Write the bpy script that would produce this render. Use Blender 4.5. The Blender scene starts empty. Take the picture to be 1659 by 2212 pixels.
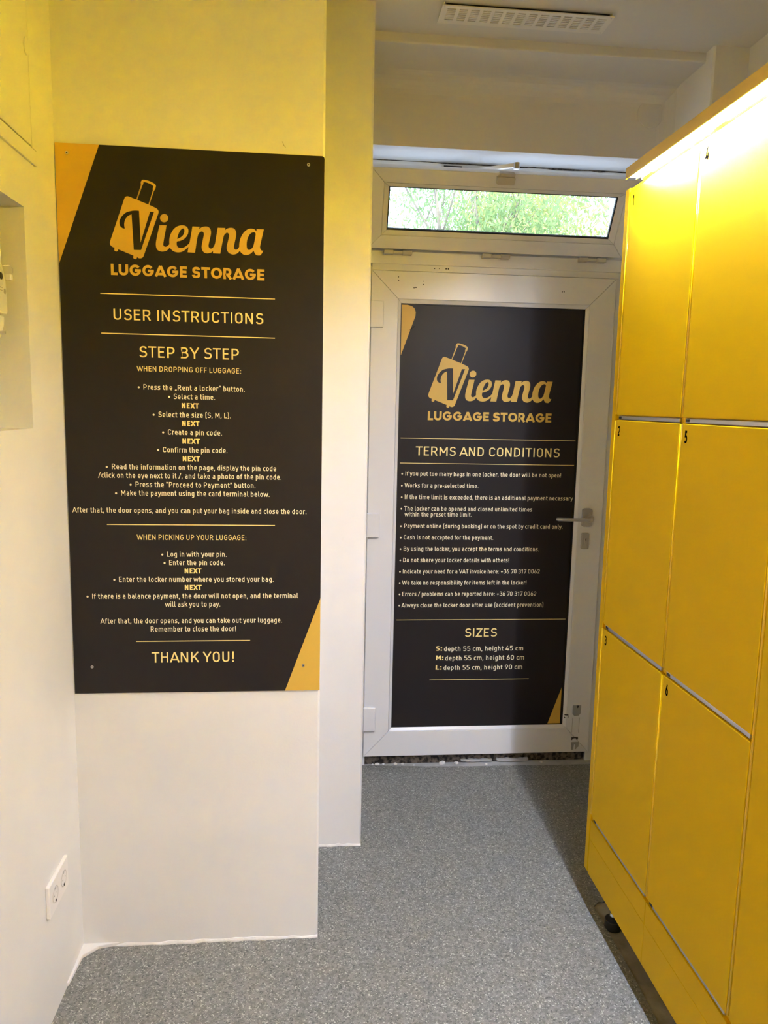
import bpy, bmesh, math, random
from mathutils import Vector, Matrix

# ---------------------------------------------------------------- camera, world, sun, exposure
C = bpy.context.scene.collection
scn = bpy.context.scene

def make_camera():
    f = 1645.98; yaw = math.radians(5.46838); pit = math.radians(-8.00368); rol = math.radians(1.20764)
    w = Vector((math.sin(yaw) * math.cos(pit), math.cos(yaw) * math.cos(pit), math.sin(pit)))
    r = Vector((math.cos(yaw), -math.sin(yaw), 0)); u = r.cross(w)
    R = math.cos(rol) * r + math.sin(rol) * u
    U = -math.sin(rol) * r + math.cos(rol) * u
    cd = bpy.data.cameras.new('camera'); cd.sensor_fit = 'HORIZONTAL'; cd.sensor_width = 36.0
    cd.lens = f / 1659 * 36; cd.clip_start = 0.02; cd.clip_end = 200
    co = bpy.data.objects.new('camera', cd); C.objects.link(co)
    M = Matrix((R, U, -w)).transposed().to_4x4(); M.translation = Vector((0, 0, 1.55))
    co.matrix_world = M; scn.camera = co
make_camera()

world = bpy.data.worlds.new('daylight'); scn.world = world; world.use_nodes = True
bg = world.node_tree.nodes['Background']
bg.inputs[0].default_value = (0.62, 0.77, 1.0, 1); bg.inputs[1].default_value = 5.2
sd = bpy.data.lights.new('sun', 'SUN'); sd.energy = 8.5; sd.angle = 0.02; sd.color = (1, .95, .85)
sun = bpy.data.objects.new('sun', sd); C.objects.link(sun); sun.rotation_euler = (math.radians(38), 0, math.radians(-20))
scn.view_settings.view_transform = 'Standard'; scn.view_settings.look = 'None'
scn.view_settings.gamma = 1.0; scn.view_settings.use_curve_mapping = False
scn.view_settings.exposure = 0.15
LED_STRENGTH = 920.0; DIFFUSER_STRENGTH = 225.0; LED_COLOR = (0.81, 0.96, 1.40)
scn.cycles.max_bounces = 10; scn.cycles.diffuse_bounces = 7; scn.cycles.glossy_bounces = 4
scn.cycles.sample_clamp_indirect = 80.0
scn.cycles.use_guiding = True; scn.cycles.use_surface_guiding = True; scn.cycles.use_volume_guiding = False

# ---------------------------------------------------------------- materials
MT = {}
def mat(name, color, rough=.5, metal=0.0, spec=.5, bump=None, emis=None, coat=0):
    m = bpy.data.materials.new(name); m.use_nodes = True; nt = m.node_tree; b = nt.nodes['Principled BSDF']
    b.inputs['Base Color'].default_value = (*color, 1); b.inputs['Roughness'].default_value = rough
    b.inputs['Metallic'].default_value = metal; b.inputs['Specular IOR Level'].default_value = spec
    if coat: b.inputs['Coat Weight'].default_value = coat; b.inputs['Coat Roughness'].default_value = .08
    if emis:
        b.inputs['Emission Color'].default_value = (*emis[0], 1); b.inputs['Emission Strength'].default_value = emis[1]
    if bump:
        for sc, st, dist in bump:
            tc = nt.nodes.new('ShaderNodeTexCoord'); n = nt.nodes.new('ShaderNodeTexNoise'); n.inputs['Scale'].default_value = sc
            n.inputs['Detail'].default_value = 4; bp = nt.nodes.new('ShaderNodeBump')
            bp.inputs['Strength'].default_value = st; bp.inputs['Distance'].default_value = dist
            nt.links.new(tc.outputs['Object'], n.inputs['Vector']); nt.links.new(n.outputs['Fac'], bp.inputs['Height'])
            prev = b.inputs['Normal'].links
            if prev: nt.links.new(prev[0].from_socket, bp.inputs['Normal'])
            nt.links.new(bp.outputs['Normal'], b.inputs['Normal'])
    MT[name] = m; return m

def tint(name, c1, c2, scale, lo=.4, hi=.6, detail=6):
    """mottle the base colour of a material between two close colours with noise"""
    m = MT[name]; nt = m.node_tree; b = nt.nodes['Principled BSDF']
    tc = nt.nodes.new('ShaderNodeTexCoord'); n = nt.nodes.new('ShaderNodeTexNoise'); n.inputs['Scale'].default_value = scale
    n.inputs['Detail'].default_value = detail
    r = nt.nodes.new('ShaderNodeValToRGB'); r.color_ramp.elements[0].position = lo; r.color_ramp.elements[1].position = hi
    r.color_ramp.elements[0].color = (*c1, 1); r.color_ramp.elements[1].color = (*c2, 1)
    nt.links.new(tc.outputs['Object'], n.inputs['Vector']); nt.links.new(n.outputs['Fac'], r.inputs[0]); nt.links.new(r.outputs[0], b.inputs['Base Color'])

mat('wall_paint', (.78, .77, .75), .6, bump=[(2.2, .35, .02), (140, .12, .002)]); tint('wall_paint', (.72, .72, .71), (.75, .75, .74), 3.0)
mat('ceiling_paint', (.66, .655, .65), .7, bump=[(2.5, .5, .03), (90, .15, .002)])
mat('plaster', (.72, .71, .69), .8, bump=[(60, .6, .004)])
mat('pvc', (.74, .74, .74), .30, spec=.5, bump=[(3, .08, .01)])
mat('pvc_old', (.50, .47, .41), .4)
mat('gasket', (.012, .012, .012), .5)
mat('locker_yellow', (.67, .42, .0006), .45, spec=.09, bump=[(420, .22, .0006), (5, .05, .01)])
mat('locker_edge', (.84, .54, .004), .3, spec=.4)
mat('bead_yellow', (.86, .56, .004), .16, spec=.6)
mat('valance_paint', (.70, .52, .18), .45, bump=[(300, .15, .0005)])
mat('steel', (.62, .61, .62), .28, metal=1.0)
mat('chrome', (.8, .8, .8), .1, metal=1.0)
mat('dark_gap', (.02, .015, .01), .8)
mat('rubber', (.008, .008, .008), .55)
mat('print_black', (.020, .0165, .0165), .42, spec=.22)
mat('print_gold', (.63, .40, .062), .45)
mat('print_yellow', (.90, .72, .28), .5)
mat('print_cream', (.90, .82, .56), .5)
mat('ink_black', (.0022, .0016, .0018), .9, spec=.0)
mat('alu_handle', (.52, .50, .47), .38, metal=.6)
mat('white_plastic', (.82, .80, .78), .3)
mat('meter_grey', (.62, .62, .58), .4)
mat('meter_cover', (.68, .68, .64), .25)
mat('concrete', (.30, .27, .23), .9, bump=[(25, .5, .01)]); tint('concrete', (.22, .19, .15), (.36, .33, .28), 9)
mat('threshold_grey', (.30, .30, .295), .8, bump=[(40, .4, .004)]); tint('threshold_grey', (.36, .36, .35), (.46, .46, .45), 14)
mat('dirt_gap_shade', (.05, .04, .03), .9); tint('dirt_gap_shade', (.015, .012, .01), (.16, .13, .10), 60)  # also carries the painted dark of the gaps around the door unit
mat('stain', (.36, .35, .31), .6)
mat('stain_dark', (.05, .045, .04), .7)
mat('led_diffuser', (.9, .9, .9), .5, emis=(LED_COLOR, DIFFUSER_STRENGTH))
mat('added_led_tape', (.9, .9, .9), .5, emis=(LED_COLOR, LED_STRENGTH))
mat('vent_white', (.74, .72, .68), .4)
mat('bark', (.26, .22, .18), .9, bump=[(12, .6, .03)])
mat('render_pale', (.75, .74, .72), .8); mat('roof_grey', (.30, .32, .36), .7); mat('paving', (.45, .46, .50), .9)

# vinyl floor: grey ground with pale and dark flecks
m = mat('vinyl', (.3, .3, .3), .5, spec=.4); nt = m.node_tree; b = nt.nodes['Principled BSDF']
def fleck(scale, thr, w, seed, rscale=3.0):
    tc = nt.nodes.new('ShaderNodeTexCoord'); mp = nt.nodes.new('ShaderNodeMapping'); mp.inputs['Location'].default_value = (seed, seed * 2, seed)
    nz = nt.nodes.new('ShaderNodeTexNoise'); nz.inputs['Scale'].default_value = 240; nz.inputs['Detail'].default_value = 2
    mx = nt.nodes.new('ShaderNodeVectorMath'); mx.operation = 'MULTIPLY_ADD'; mx.inputs[1].default_value = (.006, .006, .006)
    v = nt.nodes.new('ShaderNodeTexNoise'); v.inputs['Scale'].default_value = scale; v.inputs['Detail'].default_value = 1.5; v.inputs['Roughness'].default_value = .6
    r = nt.nodes.new('ShaderNodeMapRange'); r.inputs[1].default_value = thr; r.inputs[2].default_value = thr + w
    nt.links.new(tc.outputs['Object'], mp.inputs[0]); nt.links.new(mp.outputs[0], nz.inputs['Vector'])
    nt.links.new(nz.outputs['Color'], mx.inputs[0]); nt.links.new(mp.outputs[0], mx.inputs[2])
    nt.links.new(mx.outputs[0], v.inputs['Vector']); nt.links.new(v.outputs['Fac'], r.inputs[0]); return r.outputs[0]
def mix(fac, a, bb):
    x = nt.nodes.new('ShaderNodeMix'); x.data_type = 'RGBA'; nt.links.new(fac, x.inputs[0])
    for s, i in ((a, 6), (bb, 7)):
        if isinstance(s, tuple): x.inputs[i].default_value = (*s, 1)
        else: nt.links.new(s, x.inputs[i])
    return x.outputs[2]
c_ = mix(fleck(110, .45, .1, 3), (.165, .167, .150), (.228, .229, .210))
c_ = mix(fleck(185, .61, .03, 11), c_, (.09, .093, .09))
c_ = mix(fleck(210, .63, .02, 23), c_, (.50, .50, .45))
nt.links.new(c_, b.inputs['Base Color'])

# leaf with light passing through it
m = bpy.data.materials.new('leaf'); m.use_nodes = True; nt = m.node_tree; nt.nodes.clear()
o_ = nt.nodes.new('ShaderNodeOutputMaterial'); d_ = nt.nodes.new('ShaderNodeBsdfDiffuse'); t_ = nt.nodes.new('ShaderNodeBsdfTranslucent'); x_ = nt.nodes.new('ShaderNodeMixShader'); x_.inputs[0].default_value = .45
tc = nt.nodes.new('ShaderNodeTexCoord'); n_ = nt.nodes.new('ShaderNodeTexNoise'); n_.inputs['Scale'].default_value = 1.3; n_.inputs['Detail'].default_value = 5
r_ = nt.nodes.new('ShaderNodeValToRGB'); cr = r_.color_ramp; cr.elements[0].position = .38; cr.elements[1].position = .66
cr.elements[0].color = (.22, .33, .15, 1); cr.elements[1].color = (.52, .50, .20, 1); e_ = cr.elements.new(.52); e_.color = (.32, .42, .20, 1)
nt.links.new(tc.outputs['Object'], n_.inputs['Vector']); nt.links.new(n_.outputs['Fac'], r_.inputs[0])
for s in (d_, t_): nt.links.new(r_.outputs[0], s.inputs['Color'])
nt.links.new(d_.outputs[0], x_.inputs[1]); nt.links.new(t_.outputs[0], x_.inputs[2]); nt.links.new(x_.outputs[0], o_.inputs[0]); MT['leaf'] = m

# window glass
m = bpy.data.materials.new('glass'); m.use_nodes = True; nt = m.node_tree; nt.nodes.clear()
o_ = nt.nodes.new('ShaderNodeOutputMaterial'); t_ = nt.nodes.new('ShaderNodeBsdfTransparent'); g_ = nt.nodes.new('ShaderNodeBsdfGlossy'); g_.inputs['Roughness'].default_value = .02
fr = nt.nodes.new('ShaderNodeFresnel'); fr.inputs[0].default_value = 1.45; x_ = nt.nodes.new('ShaderNodeMixShader'); t_.inputs[0].default_value = (.93, .96, .94, 1)
nt.links.new(fr.outputs[0], x_.inputs[0]); nt.links.new(t_.outputs[0], x_.inputs[1]); nt.links.new(g_.outputs[0], x_.inputs[2]); nt.links.new(x_.outputs[0], o_.inputs[0]); MT['glass'] = m

# ---------------------------------------------------------------- helpers
def link(name, me, m, parent=None, smooth=False):
    o = bpy.data.objects.new(name, me); C.objects.link(o)
    if m: me.materials.append(MT[m])
    if parent: o.parent = parent
    if smooth:
        for p in me.polygons: p.use_smooth = True
    return o
def obj(name, bm, m, parent=None, smooth=False):
    bmesh.ops.recalc_face_normals(bm, faces=bm.faces)
    me = bpy.data.meshes.new(name); bm.to_mesh(me); bm.free()
    return link(name, me, m, parent, smooth)
def thing(name, label, cat, loc=(0, 0, 0), group=None):
    o = bpy.data.objects.new(name, None); C.objects.link(o); o.empty_display_size = .05; o.location = loc
    o['label'] = label; o['category'] = cat
    if group: o['group'] = group
    return o
def tag(o, label, cat, group=None):
    o['label'] = label; o['category'] = cat
    if group: o['group'] = group
    return o
def struct(o, label=None):
    o['kind'] = 'structure'
    if label: o['label'] = label; o['category'] = 'structure'
    return o
def empty_struct(name, label, cat):
    o = thing(name, label, cat); o['kind'] = 'structure'; return o
def bx(x0, x1, y0, y1, z0, z1, bev=0, seg=2, bm=None):
    b = bm or bmesh.new()
    t = bmesh.new()
    v = [t.verts.new(p) for p in ((x0, y0, z0), (x1, y0, z0), (x1, y1, z0), (x0, y1, z0), (x0, y0, z1), (x1, y0, z1), (x1, y1, z1), (x0, y1, z1))]
    for f in ((0, 3, 2, 1), (4, 5, 6, 7), (0, 1, 5, 4), (1, 2, 6, 5), (2, 3, 7, 6), (3, 0, 4, 7)): t.faces.new([v[i] for i in f])
    if bev: bmesh.ops.bevel(t, geom=t.edges[:], offset=bev, segments=seg, affect='EDGES', profile=.5)
    me = bpy.data.meshes.new('tmp'); t.to_mesh(me); t.free(); b.from_mesh(me); bpy.data.meshes.remove(me)
    return b
def prism(pts, a, d0, d1, bev=0, bm=None):
    """polygon pts in the plane across axis a ('x': (y,z); 'y': (x,z); 'z': (x,y)) between d0 and d1"""
    b = bm or bmesh.new(); t = bmesh.new()
    def P(p, d): return (d, p[0], p[1]) if a == 'x' else (p[0], d, p[1]) if a == 'y' else (p[0], p[1], d)
    A = [t.verts.new(P(p, d0)) for p in pts]; B = [t.verts.new(P(p, d1)) for p in pts]; n = len(pts)
    t.faces.new(A); t.faces.new(B[::-1])
    for i in range(n): t.faces.new((A[i], B[i], B[(i + 1) % n], A[(i + 1) % n]))
    bmesh.ops.recalc_face_normals(t, faces=t.faces)
    if bev: bmesh.ops.bevel(t, geom=t.edges[:], offset=bev, segments=2, affect='EDGES', profile=.5)
    me = bpy.data.meshes.new('tmp'); t.to_mesh(me); t.free(); b.from_mesh(me); bpy.data.meshes.remove(me)
    return b
def rrect(cx, cy, w, h, r, n=5):
    o = []
    for sx, sy, a0 in ((1, 1, 0), (-1, 1, 90), (-1, -1, 180), (1, -1, 270)):
        for i in range(n + 1):
            a = math.radians(a0 + 90 * i / n); o.append((cx + sx * (w / 2 - r) + r * math.cos(a), cy + sy * (h / 2 - r) + r * math.sin(a)))
    return o
def circle(cx, cy, r, n=20, ry=None): return [(cx + r * math.cos(2 * math.pi * i / n), cy + (ry or r) * math.sin(2 * math.pi * i / n)) for i in range(n)]
def tube(pts, r, n=8, bm=None):
    b = bm or bmesh.new(); rings = []
    pts = [Vector(p) for p in pts]
    for i, p in enumerate(pts):
        d = (pts[min(i + 1, len(pts) - 1)] - pts[max(i - 1, 0)]).normalized()
        a = d.orthogonal().normalized() if i == 0 else (rings_a - d * rings_a.dot(d)).normalized()
        rings_a = a; c = d.cross(a); rr = r[i] if isinstance(r, (list, tuple)) else r
        rings.append([b.verts.new(p + rr * (a * math.cos(2 * math.pi * k / n) + c * math.sin(2 * math.pi * k / n))) for k in range(n)])
    for i in range(len(rings) - 1):
        for k in range(n): b.faces.new((rings[i][k], rings[i][(k + 1) % n], rings[i + 1][(k + 1) % n], rings[i + 1][k]))
    b.faces.new(rings[0][::-1]); b.faces.new(rings[-1]); return b

# ---------------------------------------------------------------- the setting
D = 3.10            # face of the door leaf
SW = 2.048          # face of the short wall that carries the large board
LW = -.638          # left wall
ZC = 2.768
def slab(name, x0, x1, y0, y1, z0, z1, m='wall_paint'):
    return struct(obj(name, bx(x0, x1, y0, y1, z0, z1), m))
# floor: vinyl sheet with the strip under the lockers cut away, on a concrete base
fl = bmesh.new()
prism([(-1.1, -1.7), (.893, -1.7), (.893, 1.3), (.8925, 1.66), (.8965, 1.9), (.894, 2.13), (.915, 2.15), (1.5, 2.16), (1.5, 3.076), (1.12, 3.073), (1.0, 3.078), (.7, 3.079), (.5, 3.088), (.26, 3.112), (.1, 3.115), (-1.1, 3.115)], 'z', -.004, 0, bm=fl)
struct(obj('floor', fl, 'vinyl'))
struct(obj('floor_base', bx(-1.1, 1.6, -1.75, 3.6, -.12, -.005), 'concrete'))
struct(obj('threshold', bx(.1, 1.5, 3.05, 3.16, -.005, -.0025), 'threshold_grey'))
# left wall with the meter niche
wl = bmesh.new()
NY0, NY1, NZ0, NZ1 = 1.34, 1.826, 1.480, 1.966
bx(LW - .35, LW, -1.7, NY0, 0, ZC, bm=wl); bx(LW - .35, LW, NY1, 2.2, 0, ZC, bm=wl)
bx(LW - .35, LW, NY0, NY1, 0, NZ0, bm=wl); bx(LW - .35, LW, NY0, NY1, NZ1, ZC, bm=wl); bx(LW - .35, LW - .22, NY0, NY1, NZ0, NZ1, bm=wl)
struct(obj('wall_left', wl, 'wall_paint'))
struct(obj('wall_short', prism([(LW - .3, SW), (.021, SW), (.0265, SW + .0055), (.0265, 2.6), (LW - .3, 2.6)], 'z', 0, ZC), 'wall_paint'))
struct(obj('wall_pier', prism([(-.1, 2.51), (.176, 2.51), (.182, 2.516), (.182, 3.4), (-.1, 3.4)], 'z', 0, ZC), 'wall_paint'))
slab('wall_back', -1.1, 1.7, -1.85, -1.7, 0, ZC)
slab('wall_right', 1.46, 1.7, -1.7, 2.7, 0, ZC)
# right hand block beside the doorway: left face at x 1.335, soft rounded inner corner towards the lintel
rb = bmesh.new()
prism([(1.341, 2.64), (1.9, 2.64), (1.9, 3.4), (1.335, 3.4), (1.335, 2.646)], 'z', 0, ZC, bm=rb)
struct(obj('wall_block', rb, 'wall_paint'))
# lintel over the door with a coved top and a soft right corner
lt = bmesh.new()
prof = [(2.95, 2.495), (2.95, 2.66)]
for i in range(9):
    a = math.radians(i * 90 / 8); prof.append((2.95 - .075 + .075 * math.cos(a), 2.662 + .075 * math.sin(a)))
prof += [(2.701, 2.737)]
for i in range(5):
    a = math.radians(i * 90 / 4); prof.append((2.701 - .006 * math.sin(a), 2.743 - .006 * math.cos(a)))
prof += [(2.695, 2.79), (3.42, 2.79), (3.42, 2.495)]
prism(prof, 'x', .15, 1.36, bm=lt)
struct(obj('wall_lintel', lt, 'ceiling_paint', smooth=False))
# cove in the inner corner between lintel and block
cv = bmesh.new(); cp = [(1.40, 2.99)]
for i in range(9):
    a = math.radians(i * 90 / 8); cp.append((1.336 - .06 + .06 * math.sin(a), 2.951 - .06 + .06 * math.cos(a)))
cp = [(1.34, 2.96)] + [(1.276 + .06 * math.sin(math.radians(i * 11.25)), 2.891 + .06 * math.cos(math.radians(i * 11.25))) for i in range(9)]
prism(cp, 'z', 2.497, 2.74, bm=cv)
struct(obj('wall_cove', cv, 'ceiling_paint', smooth=False))
slab('ceiling', -1.1, 1.9, -1.85, 3.45, ZC, 3.1, 'ceiling_paint')
# outer wall around the door unit
ow = bmesh.new()
bx(-1.6, .17, 3.2, 3.42, -.1, 3.1, bm=ow); bx(1.30, 2.6, 3.2, 3.42, -.1, 3.1, bm=ow); bx(.17, 1.30, 3.2, 3.42, 2.50, 3.1, bm=ow)
struct(obj('wall_outer', ow, 'render_pale'))
ws = bpy.data.objects['wall_short']
obj('wall_scratch', prism([(-.0817, 2.2020), (-.0800, 2.2015), (-.0765, 2.1930), (-.0722, 2.1885), (-.0732, 2.1875), (-.0780, 2.1920)], 'y', SW - .0004, SW), 'stain', ws)
obj('paint_chip', prism(circle(.1032, 1.1022, .0050, 9, .0042), 'y', 2.5090, 2.51), 'plaster', bpy.data.objects['wall_pier'])
# rough skim of plaster along the foot of the walls
random.seed(4)
def skim(name, p0, p1, nrm, n=26, h=.012, t=.006):
    b = bmesh.new(); p0 = Vector(p0); p1 = Vector(p1); nrm = Vector(nrm); rows = []
    for i in range(n + 1):
        p = p0.lerp(p1, i / n); hh = h * random.uniform(.55, 1.5); tt = t * random.uniform(.5, 1.5)
        rows.append([b.verts.new(p + Vector((0, 0, z)) + nrm * d) for z, d in ((0, 0), (0, tt), (hh * .5, tt * .8), (hh, tt * .3), (hh * 1.1, -.001))])
    for i in range(n):
        for k in range(4): b.faces.new((rows[i][k], rows[i + 1][k], rows[i + 1][k + 1], rows[i][k + 1]))
    return struct(obj(name, b, 'plaster'))
skim('baseboard_front', (-.59, SW, 0), (.0265, SW, 0), (0, -1, 0), h=.0065, t=.004)
skim('baseboard_pier', (.0265, 2.51, 0), (.182, 2.51, 0), (0, -1, 0), n=10, h=.007, t=.004)
cb = prism([(LW - .002, 1.895), (LW + .004, 1.902), (-.6275, 2.002), (-.594, 2.036), (-.53, 2.0495), (LW - .002, 2.05)], 'z', 0, .011, .002)
struct(obj('baseboard_corner', cb, 'plaster'))

# ---------------------------------------------------------------- lettering (stroke alphabet)
def glyphs(w):
    lo = w / 2; hi = 1 - w / 2; xm = .74 - w / 2; a = .10 + w / 2; G = {}
    def g(ch, adv, *st): G[ch] = (adv, st)
    def cl(pts, closed=False): return (closed, pts)
    W = .68; r = W - w / 2 + .0; m = (a + r) / 2; mid = .5
    L_ = lambda *p: (False, [(q[0], q[1], q[2] if len(q) > 2 else 0) for q in p])
    O_ = lambda *p: (True, [(q[0], q[1], q[2] if len(q) > 2 else 0) for q in p])
    R = .26
    g('A', .80, L_((.05, 0), (.40, .985)), L_((.40, .985), (.75, 0)), L_((.16, .27), (.64, .27)))
    g('B', .80, O_((a, lo), (a, hi), (r - .03, hi, .2), (r - .03, .52, .2), (a, .52)), L_((a, .52), (r + .02, .52, .22), (r + .02, lo, .22), (a - w / 2, lo)))
    g('C', .76, L_((r, .74), (r, hi, R), (a, hi, R), (a, lo, R), (r, lo, R), (r, .26)))
    g('D', .82, O_((a, lo), (a, hi), (r + .01, hi, .3), (r + .01, lo, .3)))
    g('E', .70, L_((.60, hi), (a, hi), (a, lo), (.60, lo)), L_((a, .52), (.54, .52)))
    g('F', .66, L_((.58, hi), (a, hi), (a, 0)), L_((a, .48), (.53, .48)))
    g('G', .80, L_((r, .76), (r, hi, R), (a, hi, R), (a, lo, R), (r, lo, R), (r, .48), (.42, .48)))
    g('H', .84, L_((a, 0), (a, 1)), L_((r + .02, 0), (r + .02, 1)), L_((a, .52), (r + .02, .52)))
    g('I', .36 if w < .18 else .42, L_((.18, 0), (.18, 1)))
    g('K', .78, L_((a, 0), (a, 1)), L_((.70, 1.0), (.22, .40)), L_((.36, .58), (.72, 0)))
    g('L', .66, L_((a, 1), (a, lo), (.60, lo)))
    g('M', .98, L_((a, 0), (a, .98)), L_((a, .96), (.49, .30)), L_((.49, .30), (.98 - a, .96)), L_((.98 - a, .98), (.98 - a, 0)))
    g('N', .86, L_((a, 0), (a, .98)), L_((a + .01, .96), (r + .03, .04)), L_((r + .04, 0), (r + .04, 1)))
    g('O', .80, O_((a, hi, R), (a, lo, R), (r + .01, lo, R), (r + .01, hi, R)))
    g('P', .76, L_((a, 0), (a, hi), (r, hi, .24), (r, .42, .24), (a, .42)))
    g('R', .80, L_((a, 0), (a, hi), (r, hi, .22), (r, .46, .22), (a, .46)), L_((.42, .46), (r + .04, 0)))
    g('S', .74, L_((r - .02, .80), (r - .04, hi, .16), (a + .01, hi, .24), (a + .01, .53, .2), (r, .50, .2), (r, lo, .24), (a, lo, .16), (a - .01, .20)))
    g('T', .70, L_((.03, hi), (.67, hi)), L_((.35, hi), (.35, 0)))
    g('U', .82, L_((a, 1), (a, lo, R), (r + .01, lo, R), (r + .01, 1)))
    g('V', .76, L_((.05, 1), (.38, .02)), L_((.38, .02), (.71, 1)))
    g('W', 1.10, L_((.05, 1), (.30, .02)), L_((.30, .02), (.55, .92)), L_((.55, .92), (.80, .02)), L_((.80, .02), (1.05, 1)))
    g('X', .76, L_((.07, 0), (.69, 1)), L_((.07, 1), (.69, 0)))
    g('Y', .74, L_((.05, 1), (.37, .42)), L_((.69, 1), (.37, .42)), L_((.37, .46), (.37, 0)))
    g('Z', .72, L_((.09, hi), (.61, hi), (.11, lo), (.64, lo)))
    b_ = .56; n = b_ - w / 2; q = .2
    g('a', .66, L_((a, xm), (n - .01, xm, .18), (n - .01, 0)), L_((n, .42), (a - .01, .42, .16), (a - .01, lo, .16), (n, lo)))
    g('b', .68, L_((a, 0), (a, 1)), L_((a, xm), (n + .02, xm, q), (n + .02, lo, q), (a, lo)))
    g('c', .58, L_((.52, xm), (a, xm, q), (a, lo, q), (.52, lo)))
    g('d', .68, L_((n, 0), (n, 1)), L_((n, xm), (a - .01, xm, q), (a - .01, lo, q), (n, lo)))
    g('e', .66, L_((.53, lo), (a, lo, q), (a, xm, q), (n + .01, xm, q), (n + .01, .34), (a, .34)))
    g('f', .44, L_((.42, hi), (.20, hi, .14), (.20, 0)), L_((.05, xm), (.40, xm)))
    g('g', .68, L_((n, .1), (n, xm), (a - .01, xm, q), (a - .01, lo, q), (n, lo)), L_((n, .2), (n, -.22, .16), (.15, -.22)))
    g('h', .68, L_((a, 0), (a, 1)), L_((a, xm), (n + .01, xm, q), (n + .01, 0)))
    g('i', .34, L_((.17, 0), (.17, .74)), L_((.17, .86), (.17, 1.0)))
    g('k', .62, L_((a, 0), (a, 1)), L_((.54, .74), (.22, .32)), L_((.32, .44), (.57, 0)))
    g('l', .38, L_((a, 1), (a, lo, .12), (.34, lo)))
    g('m', 1.02, L_((a, 0), (a, .74)), L_((a, xm), (.51, xm, .16), (.51, 0)), L_((.51, xm), (.86, xm, .16), (.86, 0)))
    g('n', .68, L_((a, 0), (a, .74)), L_((a, xm), (n + .01, xm, q), (n + .01, 0)))
    g('o', .68, O_((a, xm, q), (a, lo, q), (n + .02, lo, q), (n + .02, xm, q)))
    g('p', .68, L_((a, -.28), (a, .74)), L_((a, xm), (n + .02, xm, q), (n + .02, lo, q), (a, lo)))
    g('r', .48, L_((a, 0), (a, .74)), L_((a, xm, .0), (.34, xm), (.45, xm - .05)))
    g('s', .60, L_((.50, xm - .03), (.42, xm, .05), (a - .01, xm, .13), (a - .01, .39, .13), (.52 - w / 2, .36, .13), (.52 - w / 2, lo, .14), (.14, lo, .05), (.06, lo + .05)))
    g('t', .46, L_((.20, .94), (.20, lo, .14), (.41, lo)), L_((.05, xm), (.40, xm)))
    g('u', .68, L_((a, .74), (a, lo, q), (n + .01, lo, q), (n + .01, 0)), L_((n + .01, .74), (n + .01, 0)))
    g('v', .58, L_((.05, .74), (.29, .02)), L_((.29, .02), (.53, .74)))
    g('w', .90, L_((.05, .74), (.25, .02)), L_((.25, .02), (.45, .68)), L_((.45, .68), (.65, .02)), L_((.65, .02), (.85, .74)))
    g('x', .58, L_((.06, 0), (.52, .74)), L_((.06, .74), (.52, 0)))
    g('y', .58, L_((.05, .74), (.30, .04)), L_((.53, .74), (.25, -.16, .08), (.10, -.22)))
    g('z', .56, L_((.08, xm), (.46, xm), (.09, lo), (.49, lo)))
    g('0', .76, O_((a, hi, .24), (a, lo, .24), (r - .02, lo, .24), (r - .02, hi, .24)))
    g('1', .60, L_((.36, 0), (.36, .98)), L_((.36, .95), (.12, .74)))
    g('2', .72, L_((a, .74), (a, hi, .24), (r - .04, hi, .24), (r - .04, .56, .12), (a, lo + .02), (a, lo), (r, lo)))
    g('3', .72, L_((a, .80), (a + .01, hi, .2), (r - .03, hi, .2), (r - .03, .53, .18), (.34, .53)), L_((.34, .53), (r, .53, .2), (r, lo, .22), (a - .01, lo, .2), (a - .01, .20)))
    g('4', .74, L_((.50, 0), (.50, .55)), L_((.40, 1), (.11, .24), (.66, .24)))
    g('5', .72, L_((r - .04, hi), (a + .02, hi), (a + .01, .56), (r - .03, .58, .22), (r - .03, lo, .24), (a - .01, lo, .18), (a - .02, .18)))
    g('6', .74, O_((a, .58, .2), (a, lo, .22), (r - .01, lo, .22), (r - .01, .58, .22)), L_((a + .01, .36), (a + .03, .52), (.44, 1)))
    g('7', .70, L_((a - .02, .80), (a - .02, hi), (.62, hi), (.28, 0)))
    g('9', .74, O_((a, hi, .22), (a, .42, .22), (r - .01, .42, .22), (r - .01, hi, .22)), L_((r - .02, .64), (r - .04, .48), (.30, 0)))
    g('.', .32, L_((.16, 0), (.16, w * 1.1))); g(',', .32, L_((.18, w * 1.1), (.10, -.14)))
    g(':', .34, L_((.17, 0), (.17, w * 1.1)), L_((.17, .50), (.17, .50 + w * 1.1)))
    g('!', .36, L_((.18, 0), (.18, w * 1.1)), L_((.18, .28), (.18, 1)))
    g('/', .50, L_((.05, -.04), (.45, 1.04))); g('-', .46, L_((.08, .38), (.38, .38))); g('+', .66, L_((.10, .40), (.56, .40)), L_((.33, .17), (.33, .63)))
    g('(', .38, L_((.34, 1.02), (.16, 1.02, .08), (.16, -.06, .08), (.34, -.06))); g(')', .38, L_((.04, 1.02), (.22, 1.02, .08), (.22, -.06, .08), (.04, -.06)))
    g('"', .44, L_((.13, .72), (.13, 1)), L_((.31, .72), (.31, 1)))
    g('„', .46, L_((.16, w), (.10, -.14)), L_((.34, w), (.28, -.14)))
    g('”', .46, L_((.20, 1.02), (.14, .78)), L_((.38, 1.02), (.32, .78)))
    g(' ', .30)
    return G
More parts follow.
